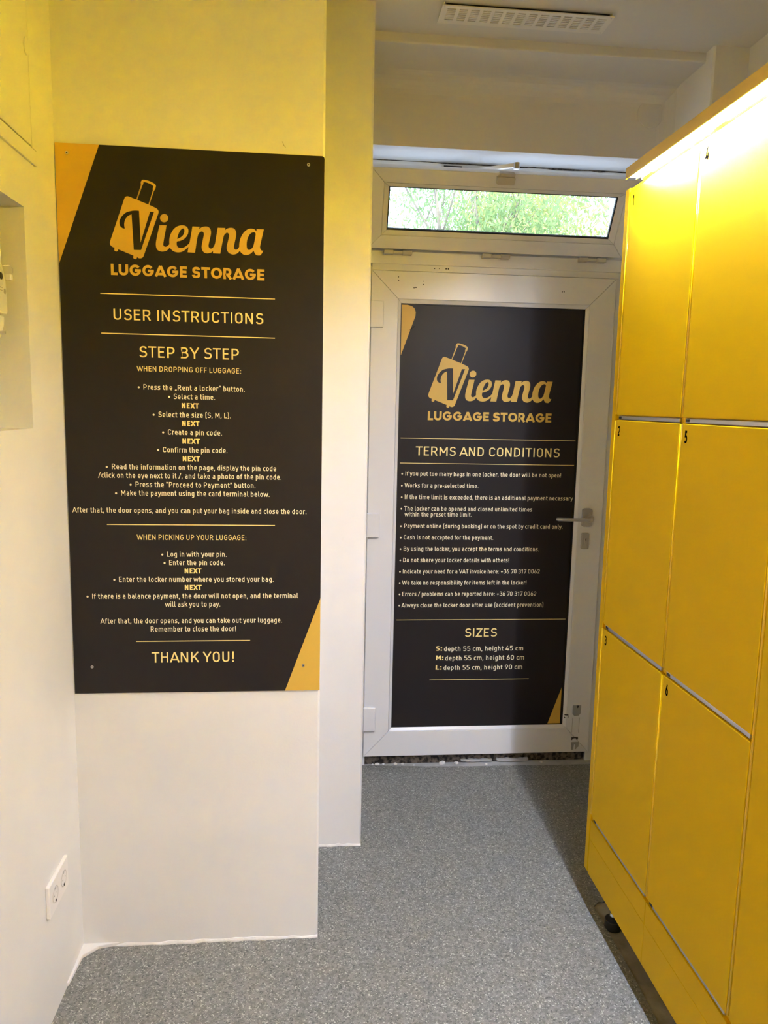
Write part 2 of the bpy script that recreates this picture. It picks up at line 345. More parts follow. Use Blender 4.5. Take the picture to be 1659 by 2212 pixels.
def heavy(w):            # geometric bold capitals for the words under the emblem
    G = glyphs(w); lo = w / 2; hi = 1 - w / 2; a = .05 + w / 2; r = 1.0 - w / 2; m = (a + r) / 2
    def arc(a0, a1, n=16): return [(m + (r - m) * math.cos(math.radians(a0 + (a1 - a0) * i / n)), .5 + (hi - .5) * math.sin(math.radians(a0 + (a1 - a0) * i / n)), 0) for i in range(n + 1)]
    G['O'] = (1.05, [(True, arc(0, 345, 20))])
    G['G'] = (1.07, [(False, arc(38, 352, 20)), (False, [(r + w / 2 - .005, .48, 0), (.50, .48, 0)])])
    G['U'] = (.90, [(False, [(a, 1, 0), (a, lo, .26), (.84 - w / 2, lo, .26), (.84 - w / 2, 1, 0)])])
    G['A'] = (.98, [(False, [(.10, 0, 0), (.49, .97, 0)]), (False, [(.49, .97, 0), (.88, 0, 0)]), (False, [(.25, .24, 0), (.73, .24, 0)])])
    G['L'] = (.64, [(False, [(a, 1, 0), (a, lo, 0), (.60, lo, 0)])]); G['E'] = (.70, [(False, [(.66, hi, 0), (a, hi, 0), (a, lo, 0), (.66, lo, 0)]), (False, [(a, .5, 0), (.61, .5, 0)])])
    G['T'] = (.78, [(False, [(.02, hi, 0), (.76, hi, 0)]), (False, [(.39, hi, 0), (.39, 0, 0)])])
    G['R'] = (.84, [(False, [(a, 0, 0), (a, hi, 0), (.74 - w / 2, hi, .22), (.74 - w / 2, .40, .22), (a, .40, 0)]), (False, [(.40, .42, 0), (.70, 0, 0)])])
    G['S'] = (.80, [(False, [(.72 - w / 2, .72, 0), (.70 - w / 2, hi, .15), (a + .01, hi, .2), (a + .01, .52, .18), (.74 - w / 2, .48, .18), (.74 - w / 2, lo, .2), (a, lo, .15), (a - .02, .28, 0)])])
    G[' '] = (.34, [])
    return G
_gc = {}
def fillet(closed, pts, n):
    out = []; N = len(pts)
    for i, (x, y, r) in enumerate(pts):
        if r <= 0 or (not closed and i in (0, N - 1)): out.append(Vector((x, y))); continue
        p = Vector((x, y)); A = Vector(pts[i - 1][:2]); B = Vector(pts[(i + 1) % N][:2]); u = A - p; v = B - p
        lu, lv = u.length, v.length; u.normalize(); v.normalize()
        ka = .5 if pts[i - 1][2] > 0 else 1.0; kb = .5 if pts[(i + 1) % N][2] > 0 else 1.0
        half = u.angle(v) / 2
        t = min(r / math.tan(half), lu * ka, lv * kb) if half > .05 else 0
        if t < 1e-4: out.append(p); continue
        p0 = p + u * t; p1 = p + v * t
        for k in range(n + 1):
            s = k / n; q = math.tan(half) * t
            c = p + (u + v).normalized() * (t / math.cos(half))
            a = p0 - c; bq = p1 - c; ang = a.angle(bq)
            if ang < 1e-4: out.append(p0); continue
            out.append(c + (a * math.sin((1 - s) * ang) + bq * math.sin(s * ang)) / math.sin(ang))
    return out
def stroke(bm, closed, pts, w, T, n):
    P = fillet(closed, pts, n); N = len(P); Ls = []; Rs = []
    Q = [P[0]]
    for p in P[1:]:
        if (p - Q[-1]).length > 1e-4: Q.append(p)
    if closed and (Q[0] - Q[-1]).length < 1e-4: Q.pop()
    P = Q; N = len(P)
    for i, p in enumerate(P):
        if closed: d0 = (p - P[i - 1]).normalized(); d1 = (P[(i + 1) % N] - p).normalized()
        else:
            d0 = (p - P[i - 1]).normalized() if i else (P[1] - P[0]).normalized(); d1 = (P[i + 1] - p).normalized() if i < N - 1 else d0
        n0 = Vector((-d0.y, d0.x)); n1 = Vector((-d1.y, d1.x)); mm = (n0 + n1)
        if mm.length < .3: mm = n0
        mm.normalize(); k = 1 / max(.35, mm.dot(n0)); off = mm * (w / 2 * k)
        Ls.append(bm.verts.new(T(p + off))); Rs.append(bm.verts.new(T(p - off)))
    for i in range(N if closed else N - 1):
        j = (i + 1) % N; bm.faces.new((Ls[i], Rs[i], Rs[j], Ls[j]))
def text_bm(txt, x0, x1, z, cap, w, y, face='y', kind='d'):
    key = (kind, w)
    if key not in _gc: _gc[key] = heavy(w) if kind == 'h' else glyphs(w)
    G = _gc[key]; adv = sum(G[c][0] for c in txt) - .2; sx = (x1 - x0) / adv; bm = bmesh.new(); pen = -.10
    n = 5 if cap > .02 else 3
    for ch in txt:
        a, st = G[ch]
        for si, (closed, pts) in enumerate(st):
            T = lambda p, pen=pen, yy=y - si * 6e-5: Vector((x0 + (pen + p.x) * sx, yy, z + p.y * cap))
            # keep stroke width even when the line is condensed
            stroke(bm, closed, pts, w, T, n)
        pen += a
    return bm, sx / cap
def lettering(name, e, y, parent):
    txt, x0, x1, z, cap, w, col, bul = e
    if txt == '__rule':
        return obj('rule', bx(x0, x1, y - .0002, y, z - .0012, z + .0012), 'print_yellow', parent)
    bm, k = text_bm(txt, x0, x1, z, cap, w, y, kind='h' if col == 'L' else 'd')
    if bul:
        v = [bm.verts.new((p[0], y, p[1])) for p in circle(bul, z + cap * .40, cap * .19, 12)]; bm.faces.new(v)
    for f in bm.faces:
        f.normal_update()
        if f.normal.y > 0: f.normal_flip()
    me = bpy.data.meshes.new(name); bm.to_mesh(me); bm.free()
    return link(name, me, {'L': 'print_gold', 'y': 'print_yellow', 'c': 'print_cream'}[col], parent)

def smooth_loop(pts, n=5):
    out = []; N = len(pts)
    for i in range(N):
        p0, p1, p2, p3 = pts[i - 1], pts[i], pts[(i + 1) % N], pts[(i + 2) % N]
        a = Vector(p0[:2]) if not p1[2] else Vector(p1[:2]) * 2 - Vector(p2[:2]); d = Vector(p3[:2]) if not p2[2] else Vector(p2[:2]) * 2 - Vector(p1[:2])
        b, c = Vector(p1[:2]), Vector(p2[:2])
        if p1[2] and p2[2]: out.append(b); continue
        for k in range(n):
            t = k / n; out.append(.5 * ((2 * b) + (c - a) * t + (2 * a - 5 * b + 4 * c - d) * t * t + (3 * b - a - 3 * c + d) * t ** 3))
    return out
def filled(name, loops, y, m, parent, f=lambda p: p, thick=.0002):
    cu = bpy.data.curves.new(name, 'CURVE'); cu.dimensions = '2D'; cu.fill_mode = 'BOTH'; cu.extrude = thick / 2
    for lp in loops:
        P = [f(p) for p in lp]; s = cu.splines.new('POLY'); s.points.add(len(P) - 1)
        for q, p in zip(s.points, P): q.co = (p[0], p[1], 0, 1)
        s.use_cyclic_u = True
    t = bpy.data.objects.new(name, cu); me = bpy.data.meshes.new_from_object(t); bpy.data.objects.remove(t); bpy.data.curves.remove(cu)
    me.transform(Matrix(((1, 0, 0, 0), (0, 0, 1, y), (0, 1, 0, 0), (0, 0, 0, 1)))); me.flip_normals()
    me.materials.clear()
    return link(name, me, m, parent)

LINES1 = [
    ('LUGGAGE STORAGE', -0.5077, -0.1276, 1.8603, 0.0275, 0.23, 'L', None),
    ('__rule', -0.5371, -0.0988, 1.8146, 0, 0, 'y', None),
    ('USER INSTRUCTIONS', -0.5057, -0.1299, 1.7503, 0.0275, 0.125, 'y', None),
    ('__rule', -0.5375, -0.0988, 1.7159, 0, 0, 'y', None),
    ('STEP BY STEP', -0.4434, -0.1924, 1.6582, 0.0279, 0.125, 'y', None),
    ('WHEN DROPPING OFF LUGGAGE:', -0.4499, -0.1864, 1.6229, 0.0132, 0.125, 'y', None),
    ('Press the „Rent a locker” button.', -0.4357, -0.1772, 1.5762, 0.0137, 0.135, 'c', -0.4474),
    ('Select a time.', -0.3594, -0.2541, 1.5535, 0.0138, 0.135, 'c', -0.3708),
    ('NEXT', -0.3395, -0.2966, 1.5305, 0.0134, 0.21, 'y', None),
    ('Select the size (S, M, L).', -0.3991, -0.2139, 1.5065, 0.0139, 0.135, 'c', -0.4113),
    ('NEXT', -0.3394, -0.2958, 1.4843, 0.0135, 0.21, 'y', None),
    ('Create a pin code.', -0.3757, -0.2371, 1.461, 0.014, 0.135, 'c', -0.388),
    ('NEXT', -0.3392, -0.2955, 1.4382, 0.0136, 0.21, 'y', None),
    ('Confirm the pin code.', -0.3894, -0.2231, 1.415, 0.014, 0.135, 'c', -0.4017),
    ('NEXT', -0.339, -0.2956, 1.3922, 0.0137, 0.21, 'y', None),
    ('Read the information on the page, display the pin code', -0.5207, -0.0957, 1.369, 0.014, 0.135, 'c', -0.5337),
    ('/click on the eye next to it /, and take a photo of the pin code.', -0.5551, -0.0819, 1.3462, 0.0141, 0.135, 'c', None),
    ('Press the "Proceed to Payment" button.', -0.4614, -0.1505, 1.3227, 0.0142, 0.135, 'c', -0.4741),
    ('Make the payment using the card terminal below.', -0.4992, -0.1131, 1.2998, 0.0142, 0.135, 'c', -0.5119),
    ('After that, the door opens, and you can put your bag inside and close the door.', -0.6231, -0.0146, 1.2538, 0.0142, 0.135, 'c', None),
    ('__rule', -0.5376, -0.0983, 1.2222, 0, 0, 'y', None),
    ('WHEN PICKING UP YOUR LUGGAGE:', -0.4603, -0.1748, 1.1817, 0.014, 0.125, 'y', None),
    ('Log in with your pin.', -0.3843, -0.2275, 1.1361, 0.0141, 0.135, 'c', -0.3964),
    ('Enter the pin code.', -0.3788, -0.2327, 1.1133, 0.0142, 0.135, 'c', -0.3909),
    ('NEXT', -0.3387, -0.2953, 1.0905, 0.0138, 0.21, 'y', None),
    ('Enter the locker number where you stored your bag.', -0.5107, -0.1023, 1.0674, 0.0142, 0.135, 'c', -0.5227),
    ('NEXT', -0.339, -0.2954, 1.0447, 0.0138, 0.21, 'y', None),
    ('If there is a balance payment, the door will not open, and the terminal', -0.5816, -0.0366, 1.0215, 0.0142, 0.135, 'c', -0.5935),
    ('will ask you to pay.', -0.3904, -0.2457, 0.9984, 0.0144, 0.135, 'c', None),
    ('After that, the door opens, and you can take out your luggage.', -0.5608, -0.0792, 0.9528, 0.0144, 0.135, 'c', None),
    ('Remember to close the door!', -0.4311, -0.2035, 0.9295, 0.0145, 0.135, 'c', None),
    ('__rule', -0.4701, -0.1657, 0.9027, 0, 0, 'y', None),
    ('THANK YOU!', -0.4279, -0.2096, 0.8425, 0.0293, 0.125, 'y', None),
]
LINES2 = [
    ('LUGGAGE STORAGE', 0.4715, 0.9859, 1.4916, 0.0368, 0.23, 'L', None),
    ('__rule', 0.3599, 1.0965, 1.4173, 0, 0, 'y', None),
    ('TERMS AND CONDITIONS', 0.427, 1.0298, 1.347, 0.0372, 0.125, 'y', None),
    ('__rule', 0.3598, 1.0964, 1.3145, 0, 0, 'y', None),
    ('If you put too many bags in one locker, the door will be not open!', 0.3831, 1.0425, 1.2628, 0.0181, 0.135, 'c', 0.3699),
    ('Works for a pre-selected time.', 0.383, 0.6909, 1.2138, 0.0182, 0.135, 'c', 0.3698),
    ('If the time limit is exceeded, there is an additional payment necessary', 0.3829, 1.0974, 1.1656, 0.0183, 0.135, 'c', 0.3703),
    ('The locker can be opened and closed unlimited times', 0.3828, 0.9245, 1.117, 0.0183, 0.135, 'c', 0.3702),
    ('within the preset time limit.', 0.386, 0.667, 1.093, 0.0184, 0.135, 'c', None),
    ('Payment online (during booking) or on the spot by credit card only.', 0.3833, 1.0607, 1.0438, 0.0184, 0.135, 'c', 0.37),
    ('Cash is not accepted for the payment.', 0.3831, 0.7631, 0.9955, 0.0185, 0.135, 'c', 0.3705),
    ('By using the locker, you accept the terms and conditions.', 0.3837, 0.9635, 0.947, 0.0186, 0.135, 'c', 0.3704),
    ('Do not share your locker details with others!', 0.3829, 0.8361, 0.8989, 0.0187, 0.135, 'c', 0.3709),
    ('Indicate your need for a VAT invoice here: +36 70 317 0062', 0.3827, 0.9712, 0.85, 0.0188, 0.135, 'c', 0.3707),
    ('We take no responsibility for items left in the locker!', 0.3826, 0.9161, 0.8016, 0.0188, 0.135, 'c', 0.3705),
    ('Errors / problems can be reported here: +36 70 317 0062', 0.3825, 0.9603, 0.7526, 0.0189, 0.135, 'c', 0.371),
    ('Always close the locker door after use (accident prevention)', 0.3823, 0.9945, 0.7036, 0.019, 0.135, 'c', 0.3709),
    ('__rule', 0.3607, 1.0964, 0.6485, 0, 0, 'y', None),
    ('SIZES', 0.6584, 0.7948, 0.5729, 0.0372, 0.125, 'y', None),
    ('S:', 0.5334, 0.5593, 0.5117, 0.0208, 0.21, 'y', None),
    ('depth 55 cm, height 45 cm', 0.5691, 0.9153, 0.5101, 0.0208, 0.135, 'c', None),
    ('M:', 0.5346, 0.5663, 0.4706, 0.0209, 0.21, 'y', None),
    ('depth 55 cm, height 60 cm', 0.5754, 0.9216, 0.4688, 0.0209, 0.135, 'c', None),
    ('L:', 0.5346, 0.5592, 0.4273, 0.021, 0.21, 'y', None),
    ('depth 55 cm, height 90 cm', 0.5697, 0.915, 0.4259, 0.021, 0.135, 'c', None),
    ('__rule', 0.5098, 0.9466, 0.382, 0, 0, 'y', None),
]
LOGO = {
    'case': [[(-0.4726, 2.044, 1), (-0.4698, 2.0495, 0), (-0.4651, 2.052, 0), (-0.4602, 2.0515, 1), (-0.4128, 2.0343, 1), (-0.3952, 2.027, 1), (-0.3903, 2.0229, 0), (-0.3888, 2.0176, 0), (-0.3902, 2.0121, 1), (-0.4266, 1.9127, 1), (-0.4292, 1.9071, 0), (-0.4342, 1.9039, 0), (-0.4392, 1.9037, 0), (-0.4441, 1.9062, 1), (-0.4457, 1.9022, 0), (-0.4491, 1.9011, 0), (-0.4531, 1.9032, 0), (-0.4534, 1.9056, 0), (-0.4527, 1.9095, 1), (-0.4899, 1.9235, 1), (-0.4916, 1.9194, 0), (-0.4949, 1.918, 0), (-0.4989, 1.9197, 0), (-0.4993, 1.9234, 0), (-0.4984, 1.9268, 1), (-0.5051, 1.9292, 1), (-0.5092, 1.9339, 0), (-0.5099, 1.9387, 0), (-0.5083, 1.9443, 1)], [(-0.4365, 2.0185, 1), (-0.4346, 1.9417, 1), (-0.4098, 2.0173, 1), (-0.4, 2.0173, 1), (-0.4338, 1.9237, 1), (-0.4517, 1.9234, 1), (-0.4551, 2.0093, 1), (-0.4638, 2.0047, 0), (-0.4708, 1.996, 0), (-0.4735, 1.9862, 0), (-0.4733, 1.979, 0), (-0.472, 1.974, 1), (-0.4781, 1.9752, 0), (-0.4835, 1.9798, 0), (-0.4853, 1.9869, 0), (-0.4837, 1.9954, 0), (-0.4773, 2.0054, 0), (-0.4673, 2.0136, 0), (-0.4549, 2.0175, 0), (-0.4451, 2.0188, 0)]],
    'handle': [[(-0.4428, 2.0448, 1), (-0.4307, 2.08, 1), (-0.4308, 2.0865, 0), (-0.4281, 2.0916, 0), (-0.4238, 2.0934, 0), (-0.4128, 2.0915, 0), (-0.4019, 2.0873, 0), (-0.3953, 2.0828, 0), (-0.3941, 2.0786, 0), (-0.3963, 2.0714, 0), (-0.3992, 2.0676, 1), (-0.4113, 2.0332, 1), (-0.4135, 2.0341, 1), (-0.4017, 2.0687, 1), (-0.402, 2.0729, 0), (-0.3999, 2.079, 1), (-0.4069, 2.0834, 0), (-0.4154, 2.0866, 0), (-0.4242, 2.0878, 1), (-0.4249, 2.0832, 0), (-0.427, 2.0795, 1), (-0.4405, 2.044, 1)]],
    'dot': [[(-0.365, 2.0038, 0), (-0.3656, 2.0007, 0), (-0.3671, 1.9978, 0), (-0.3694, 1.9955, 0), (-0.3723, 1.994, 0), (-0.3755, 1.9933, 0), (-0.3786, 1.9937, 0), (-0.3815, 1.995, 0), (-0.3837, 1.9971, 0), (-0.3851, 1.9999, 0), (-0.3855, 2.003, 0), (-0.385, 2.0061, 0), (-0.3835, 2.009, 0), (-0.3811, 2.0113, 0), (-0.3783, 2.0128, 0), (-0.3751, 2.0135, 0), (-0.3719, 2.0131, 0), (-0.3691, 2.0118, 0), (-0.3669, 2.0097, 0), (-0.3655, 2.0069, 0)]],
    'i': [[(-0.3873, 1.9862, 1), (-0.3698, 1.9865, 1), (-0.3737, 1.9669, 0), (-0.378, 1.9459, 0), (-0.3788, 1.9392, 0), (-0.3772, 1.9355, 0), (-0.3729, 1.9342, 0), (-0.368, 1.9363, 0), (-0.3621, 1.9422, 1), (-0.3613, 1.9342, 1), (-0.3692, 1.9258, 0), (-0.376, 1.9229, 0), (-0.3838, 1.9221, 0), (-0.3914, 1.9245, 0), (-0.3957, 1.93, 0), (-0.397, 1.9385, 0), (-0.3958, 1.949, 0), (-0.3915, 1.9681, 0)]],
    'e': [[(-0.3314, 1.9879, 0), (-0.3227, 1.9865, 0), (-0.3175, 1.9815, 0), (-0.3159, 1.974, 0), (-0.3187, 1.9644, 0), (-0.3261, 1.9556, 0), (-0.3359, 1.9504, 0), (-0.3451, 1.9481, 1), (-0.3454, 1.9405, 0), (-0.3429, 1.9349, 0), (-0.3371, 1.9325, 0), (-0.3293, 1.9335, 0), (-0.3215, 1.9381, 0), (-0.3146, 1.9446, 0), (-0.3121, 1.9475, 1), (-0.3123, 1.9399, 1), (-0.3177, 1.9349, 0), (-0.3246, 1.9285, 0), (-0.3334, 1.9234, 0), (-0.3431, 1.9217, 0), (-0.3528, 1.9236, 0), (-0.3595, 1.9285, 0), (-0.3628, 1.9346, 0), (-0.3637, 1.9446, 0), (-0.3629, 1.956, 0), (-0.3588, 1.9675, 0), (-0.3518, 1.9782, 0), (-0.3421, 1.9853, 0)], [(-0.3291, 1.9806, 0), (-0.3262, 1.9779, 0), (-0.326, 1.9727, 0), (-0.3289, 1.9649, 0), (-0.3348, 1.959, 0), (-0.3437, 1.9539, 1), (-0.343, 1.9596, 0), (-0.3399, 1.9683, 0), (-0.3355, 1.9761, 0)]],
    'n1': [[(-0.3058, 1.9863, 1), (-0.288, 1.9861, 1), (-0.2891, 1.9799, 1), (-0.283, 1.9849, 0), (-0.2752, 1.9873, 0), (-0.2674, 1.9869, 0), (-0.2616, 1.9819, 0), (-0.2598, 1.9744, 0), (-0.2608, 1.9658, 0), (-0.2654, 1.9465, 0), (-0.2662, 1.9398, 0), (-0.2641, 1.9351, 0), (-0.2602, 1.9341, 0), (-0.2561, 1.9357, 0), (-0.2521, 1.9416, 0), (-0.2501, 1.9467, 1), (-0.2509, 1.9328, 1), (-0.2547, 1.9286, 0), (-0.2601, 1.9245, 0), (-0.2689, 1.922, 0), (-0.2767, 1.9234, 0), (-0.2817, 1.9287, 0), (-0.2836, 1.9363, 0), (-0.282, 1.9478, 0), (-0.2784, 1.9632, 0), (-0.2778, 1.9699, 0), (-0.2797, 1.9741, 0), (-0.2836, 1.9749, 0), (-0.289, 1.9713, 0), (-0.2925, 1.9645, 0), (-0.2956, 1.9492, 0), (-0.3003, 1.9225, 1), (-0.3186, 1.9227, 1), (-0.3162, 1.9364, 0), (-0.3126, 1.9504, 0)]],
    'n2': [[(-0.2429, 1.9858, 1), (-0.2239, 1.9859, 1), (-0.2249, 1.9799, 1), (-0.2195, 1.9844, 0), (-0.2107, 1.987, 0), (-0.2029, 1.9856, 0), (-0.198, 1.9801, 0), (-0.1969, 1.9725, 0), (-0.1976, 1.9648, 0), (-0.2016, 1.9474, 0), (-0.2029, 1.9407, 0), (-0.2012, 1.9354, 0), (-0.1973, 1.9337, 0), (-0.1924, 1.9363, 0), (-0.1879, 1.9436, 1), (-0.186, 1.9336, 1), (-0.1934, 1.9257, 0), (-0.2013, 1.922, 0), (-0.2092, 1.9222, 0), (-0.216, 1.9258, 0), (-0.2201, 1.9323, 0), (-0.2206, 1.9409, 0), (-0.2183, 1.9506, 0), (-0.2147, 1.966, 0), (-0.2152, 1.9713, 0), (-0.2191, 1.9744, 0), (-0.2235, 1.9724, 0), (-0.2274, 1.9674, 0), (-0.23, 1.9578, 0), (-0.2371, 1.9225, 1), (-0.2554, 1.9228, 1), (-0.2542, 1.931, 0), (-0.2501, 1.9455, 0)]],
    'a': [[(-0.1454, 1.9862, 1), (-0.1272, 1.9863, 1), (-0.1361, 1.9481, 0), (-0.1367, 1.9404, 0), (-0.1347, 1.9356, 0), (-0.1312, 1.9338, 0), (-0.1287, 1.9349, 1), (-0.1312, 1.929, 0), (-0.1362, 1.9226, 0), (-0.1421, 1.9218, 0), (-0.1481, 1.924, 0), (-0.1535, 1.933, 1), (-0.1594, 1.9265, 0), (-0.1678, 1.9223, 0), (-0.1767, 1.922, 0), (-0.1836, 1.926, 0), (-0.188, 1.9326, 0), (-0.1892, 1.9441, 0), (-0.1878, 1.9556, 0), (-0.1833, 1.9682, 0), (-0.1754, 1.9791, 0), (-0.1656, 1.9857, 0), (-0.1567, 1.987, 0), (-0.1499, 1.9849, 0), (-0.1461, 1.9807, 1)], [(-0.1538, 1.9782, 0), (-0.1494, 1.9773, 0), (-0.1479, 1.9735, 0), (-0.1499, 1.961, 0), (-0.1534, 1.9455, 0), (-0.1574, 1.9386, 0), (-0.1633, 1.9345, 0), (-0.1678, 1.9358, 0), (-0.1704, 1.9419, 0), (-0.1701, 1.9544, 0), (-0.1667, 1.966, 0), (-0.1607, 1.9749, 0)]],
}
def emblem(parent, y, f):
    for k, nm in (('case', 'suitcase_emblem'), ('handle', 'suitcase_handle')):
        filled(nm, [smooth_loop(l) for l in LOGO[k]], y, 'print_gold', parent, f)
    for i, k in enumerate(('i', 'dot', 'e', 'n1', 'n2', 'a')):
        filled('script_letter', [smooth_loop(l) for l in LOGO[k]], y - i * 6e-5, 'print_gold', parent, f)

# ---------------------------------------------------------------- door leaf and frame (white pvc)
def rail(x0, z0, x1, z1, X0, Z0, X1, Z1, side, yf, yb, yin=None, bev=.0012, g=.0004, off=(0, 0)):
    """mitred member of a rectangular frame: outer rect X0..Z1, inner rect x0..z1; face at yf (yin at the inner edge), back at yb"""
    if yin is None: yin = yf
    q = {'left': [(X0, Z0), (X0, Z1), (x0, z1), (x0, z0)], 'right': [(X1, Z1), (X1, Z0), (x1, z0), (x1, z1)],
         'top': [(X0, Z1), (X1, Z1), (x1, z1), (x0, z1)], 'bottom': [(X1, Z0), (X0, Z0), (x0, z0), (x1, z0)]}[side]
    cx = (X0 + X1) / 2; cz = (Z0 + Z1) / 2
    if side in ('left', 'right'): q = [(x, z - g if z > cz else z + g) for x, z in q]
    else: q = [(x - g if x > cx else x + g, z) for x, z in q]
    ys = [yf, yf, yin, yin]; b = bmesh.new()
    A = [b.verts.new((p[0], y, p[1])) for p, y in zip(q, ys)]; B = [b.verts.new((p[0], yb, p[1])) for p in q]
    b.faces.new(A); b.faces.new(B[::-1])
    for i in range(4): b.faces.new((A[i], B[i], B[(i + 1) % 4], A[(i + 1) % 4]))
    bmesh.ops.recalc_face_normals(b, faces=b.faces)
    if bev: bmesh.ops.bevel(b, geom=b.edges[:], offset=bev, segments=2, affect='EDGES', profile=.5)
    return b
SIDES = ('left', 'right', 'top', 'bottom')
door = empty_struct('door_1', 'white plastic framed door with the terms panel in it and a silver lever', 'door')
OX0, OZ0, OX1, OZ1 = .229, .045, 1.227, 2.076
BX0, BZ0, BX1, BZ1 = .3355, .158, 1.1215, 1.969
GX0, GZ0, GX1, GZ1 = .349, .172, 1.107, 1.953
for s in SIDES: obj('leaf_rail', rail(BX0, BZ0, BX1, BZ1, OX0, OZ0, OX1, OZ1, s, D, D + .055, bev=.0018, g=.0006), 'pvc', door)
for s in SIDES: obj('glazing_bead', rail(GX0, GZ0, GX1, GZ1, BX0 + .0008, BZ0 + .0008, BX1 - .0008, BZ1 - .0008, s, D + .0008, D + .03, yin=D + .010, bev=.001), 'pvc', door)
for s in SIDES: obj('gasket', rail(GX0 + .003, GZ0 + .003, GX1 - .003, GZ1 - .003, GX0 - .002, GZ0 - .002, GX1 + .002, GZ1 + .002, s, D + .0098, D + .02, bev=0), 'gasket', door)
obj('glass_pane', bx(GX0 - .005, GX1 + .005, D + .018, D + .030, GZ0 - .005, GZ1 + .005), 'dark_gap', door)
for z0, z1 in ((1.855, 1.957), (1.007, 1.108), (.166, .27)):
    h = obj('hinge', bx(.2255, .2775, D - .015, D, z0, z1, .0025), 'pvc', door)
    obj('hinge_barrel', tube([(.224, D - .004, z0 + .004), (.224, D - .004, z1 - .004)], .0065, 12), 'pvc', h)
# lever handle
hd = obj('handle', prism(rrect(1.1590, 1.0955, .044, .077, .009), 'y', D - .011, D, .0015), 'alu_handle', door)
hub = prism(circle(1.1655, 1.0925, .0175, 24), 'y', D - .030, D - .0112, .002)
obj('handle_hub', hub, 'alu_handle', hd)
lv = bmesh.new()
tube([(1.1655, D - .024, 1.0925), (1.160, D - .045, 1.0925), (1.150, D - .052, 1.0925), (1.09, D - .054, 1.0930), (1.045, D - .054, 1.0935), (1.022, D - .051, 1.0935), (1.016, D - .044, 1.0935)], [.011, .0105, .0085, .0072, .0075, .0075, .006], 12, lv)
obj('lever', lv, 'alu_handle', hd, True)
lp = obj('lock_plate', prism(rrect(1.1560, .9955, .034, .069, .005), 'y', D - .010, D, .0015), 'alu_handle', door)
cyl = bmesh.new(); prism(circle(1.157, 1.003, .0085, 20), 'y', D - .0135, D - .0102, .0006, cyl); prism(rrect(1.157, .9875, .0095, .022, .0045), 'y', D - .0128, D - .0102, .0006, cyl)
obj('lock_cylinder', cyl, 'alu_handle', lp)
obj('keyhole', prism(rrect(1.157, 1.003, .0032, .010, .0015), 'y', D - .0138, D - .0136), 'gasket', lp)
# old drill holes and glue marks on the leaf and the transom bar
for x, z, r in ((.335, 2.053, .0022), (.336, 2.040, .0022), (.436, 2.0395, .002), (.435, 2.027, .0022), (.398, 2.013, .0024), (.4055, 2.0145, .0026), (1.003, 2.018, .0022), (1.0105, 2.0185, .0026)):
    obj('drill_hole', prism(circle(x, z, r, 10), 'y', D - .0003, D + .0002), 'gasket', door)
def patch(name, pts, y, m, parent): return obj(name, prism(pts, 'y', y - .0003, y), m, parent)
patch('glue_mark', [(1.1470, .262), (1.1850, .262), (1.1845, .225), (1.176, .214), (1.157, .212), (1.1475, .222)], D, 'stain', door)
patch('glue_mark', [(1.164, .261), (1.175, .261), (1.173, .252), (1.168, .248)], D - .0004, 'stain_dark', door)
patch('glue_mark', [(1.1485, .115), (1.178, .116), (1.180, .104), (1.171, .103), (1.168, .110), (1.156, .108), (1.152, .100), (1.149, .103)], D, 'stain_dark', door)
patch('glue_mark', [(1.1490, .092), (1.184, .093), (1.183, .070), (1.174, .064), (1.1735, .058), (1.168, .058), (1.167, .080), (1.162, .080), (1.160, .056), (1.150, .055)], D, 'stain', door)
patch('glue_mark', [(1.1105, .221), (1.129, .2205), (1.130, .205), (1.126, .204), (1.1265, .215), (1.112, .2165)], D, 'stain_dark', door)
patch('glue_mark', [(1.1105, .212), (1.117, .205), (1.111, .204)], D, 'stain_dark', door)
for xa in (1.1485, 1.1795): patch('glue_mark', [(xa, .205), (xa + .002, .205), (xa + .001, .135), (xa - .0005, .135)], D, 'stain', door)

# fixed frame: transom bar, jambs, head
fr = empty_struct('trim_1', 'white plastic fixed frame around the door and the tilted top window', 'frame')
FY = D + .015
for s in ('left', 'right', 'top'): obj('frame_rail', rail(.236, -.10, 1.220, 2.085, .17, -.16, 1.302, 2.150, s, FY, FY + .08, bev=.0018, g=.0005) if s != 'top' else bx(.231, 1.241, FY - .003, FY + .08, 2.0785, 2.150, .0015), 'pvc', fr)
obj('transom_bar', bx(.17, 1.302, FY - .010, FY + .08, 2.103, 2.152, .002), 'pvc', fr)
for s in ('left', 'right', 'top'): obj('frame_rail', rail(.215, 2.15, 1.262, 2.452, .17, 2.10, 1.302, 2.498, s, FY, FY + .08, bev=.0015, g=.0004), 'pvc', fr)
obj('light_block_lip', bx(.17, 1.302, 3.132, 3.195, 2.150, 2.203, .002), 'pvc', fr)  # bar added behind the sash to block daylight leaking in below it
for a_ in ((.17, .262, 0, 2.10), (1.194, 1.302, 0, 2.10)): obj('light_block_stop', bx(a_[0], a_[1], 3.158, 3.198, a_[2], a_[3]), 'pvc', fr)  # unseen strips added behind the leaf to keep daylight from leaking around it
obj('light_block_stop', bx(.262, 1.194, 3.158, 3.198, 2.045, 2.10), 'pvc', fr); obj('light_block_stop', bx(.262, 1.194, 3.158, 3.198, 0, .07), 'dirt_gap_shade', fr)
obj('sill_gap_shade', bx(.17, 1.302, FY + .012, FY + .042, -.02, .03), 'dirt_gap_shade', fr)  # dark filler, shade of the gap under the leaf put into its colour
for x, z, r in ((.480, 2.092, .0022), (.4985, 2.092, .0016), (.5265, 2.0925, .003), (.5355, 2.0925, .003)):
    obj('drill_hole', prism(circle(x, z, r, 10), 'y', FY - .0034, FY - .0029), 'gasket', fr)

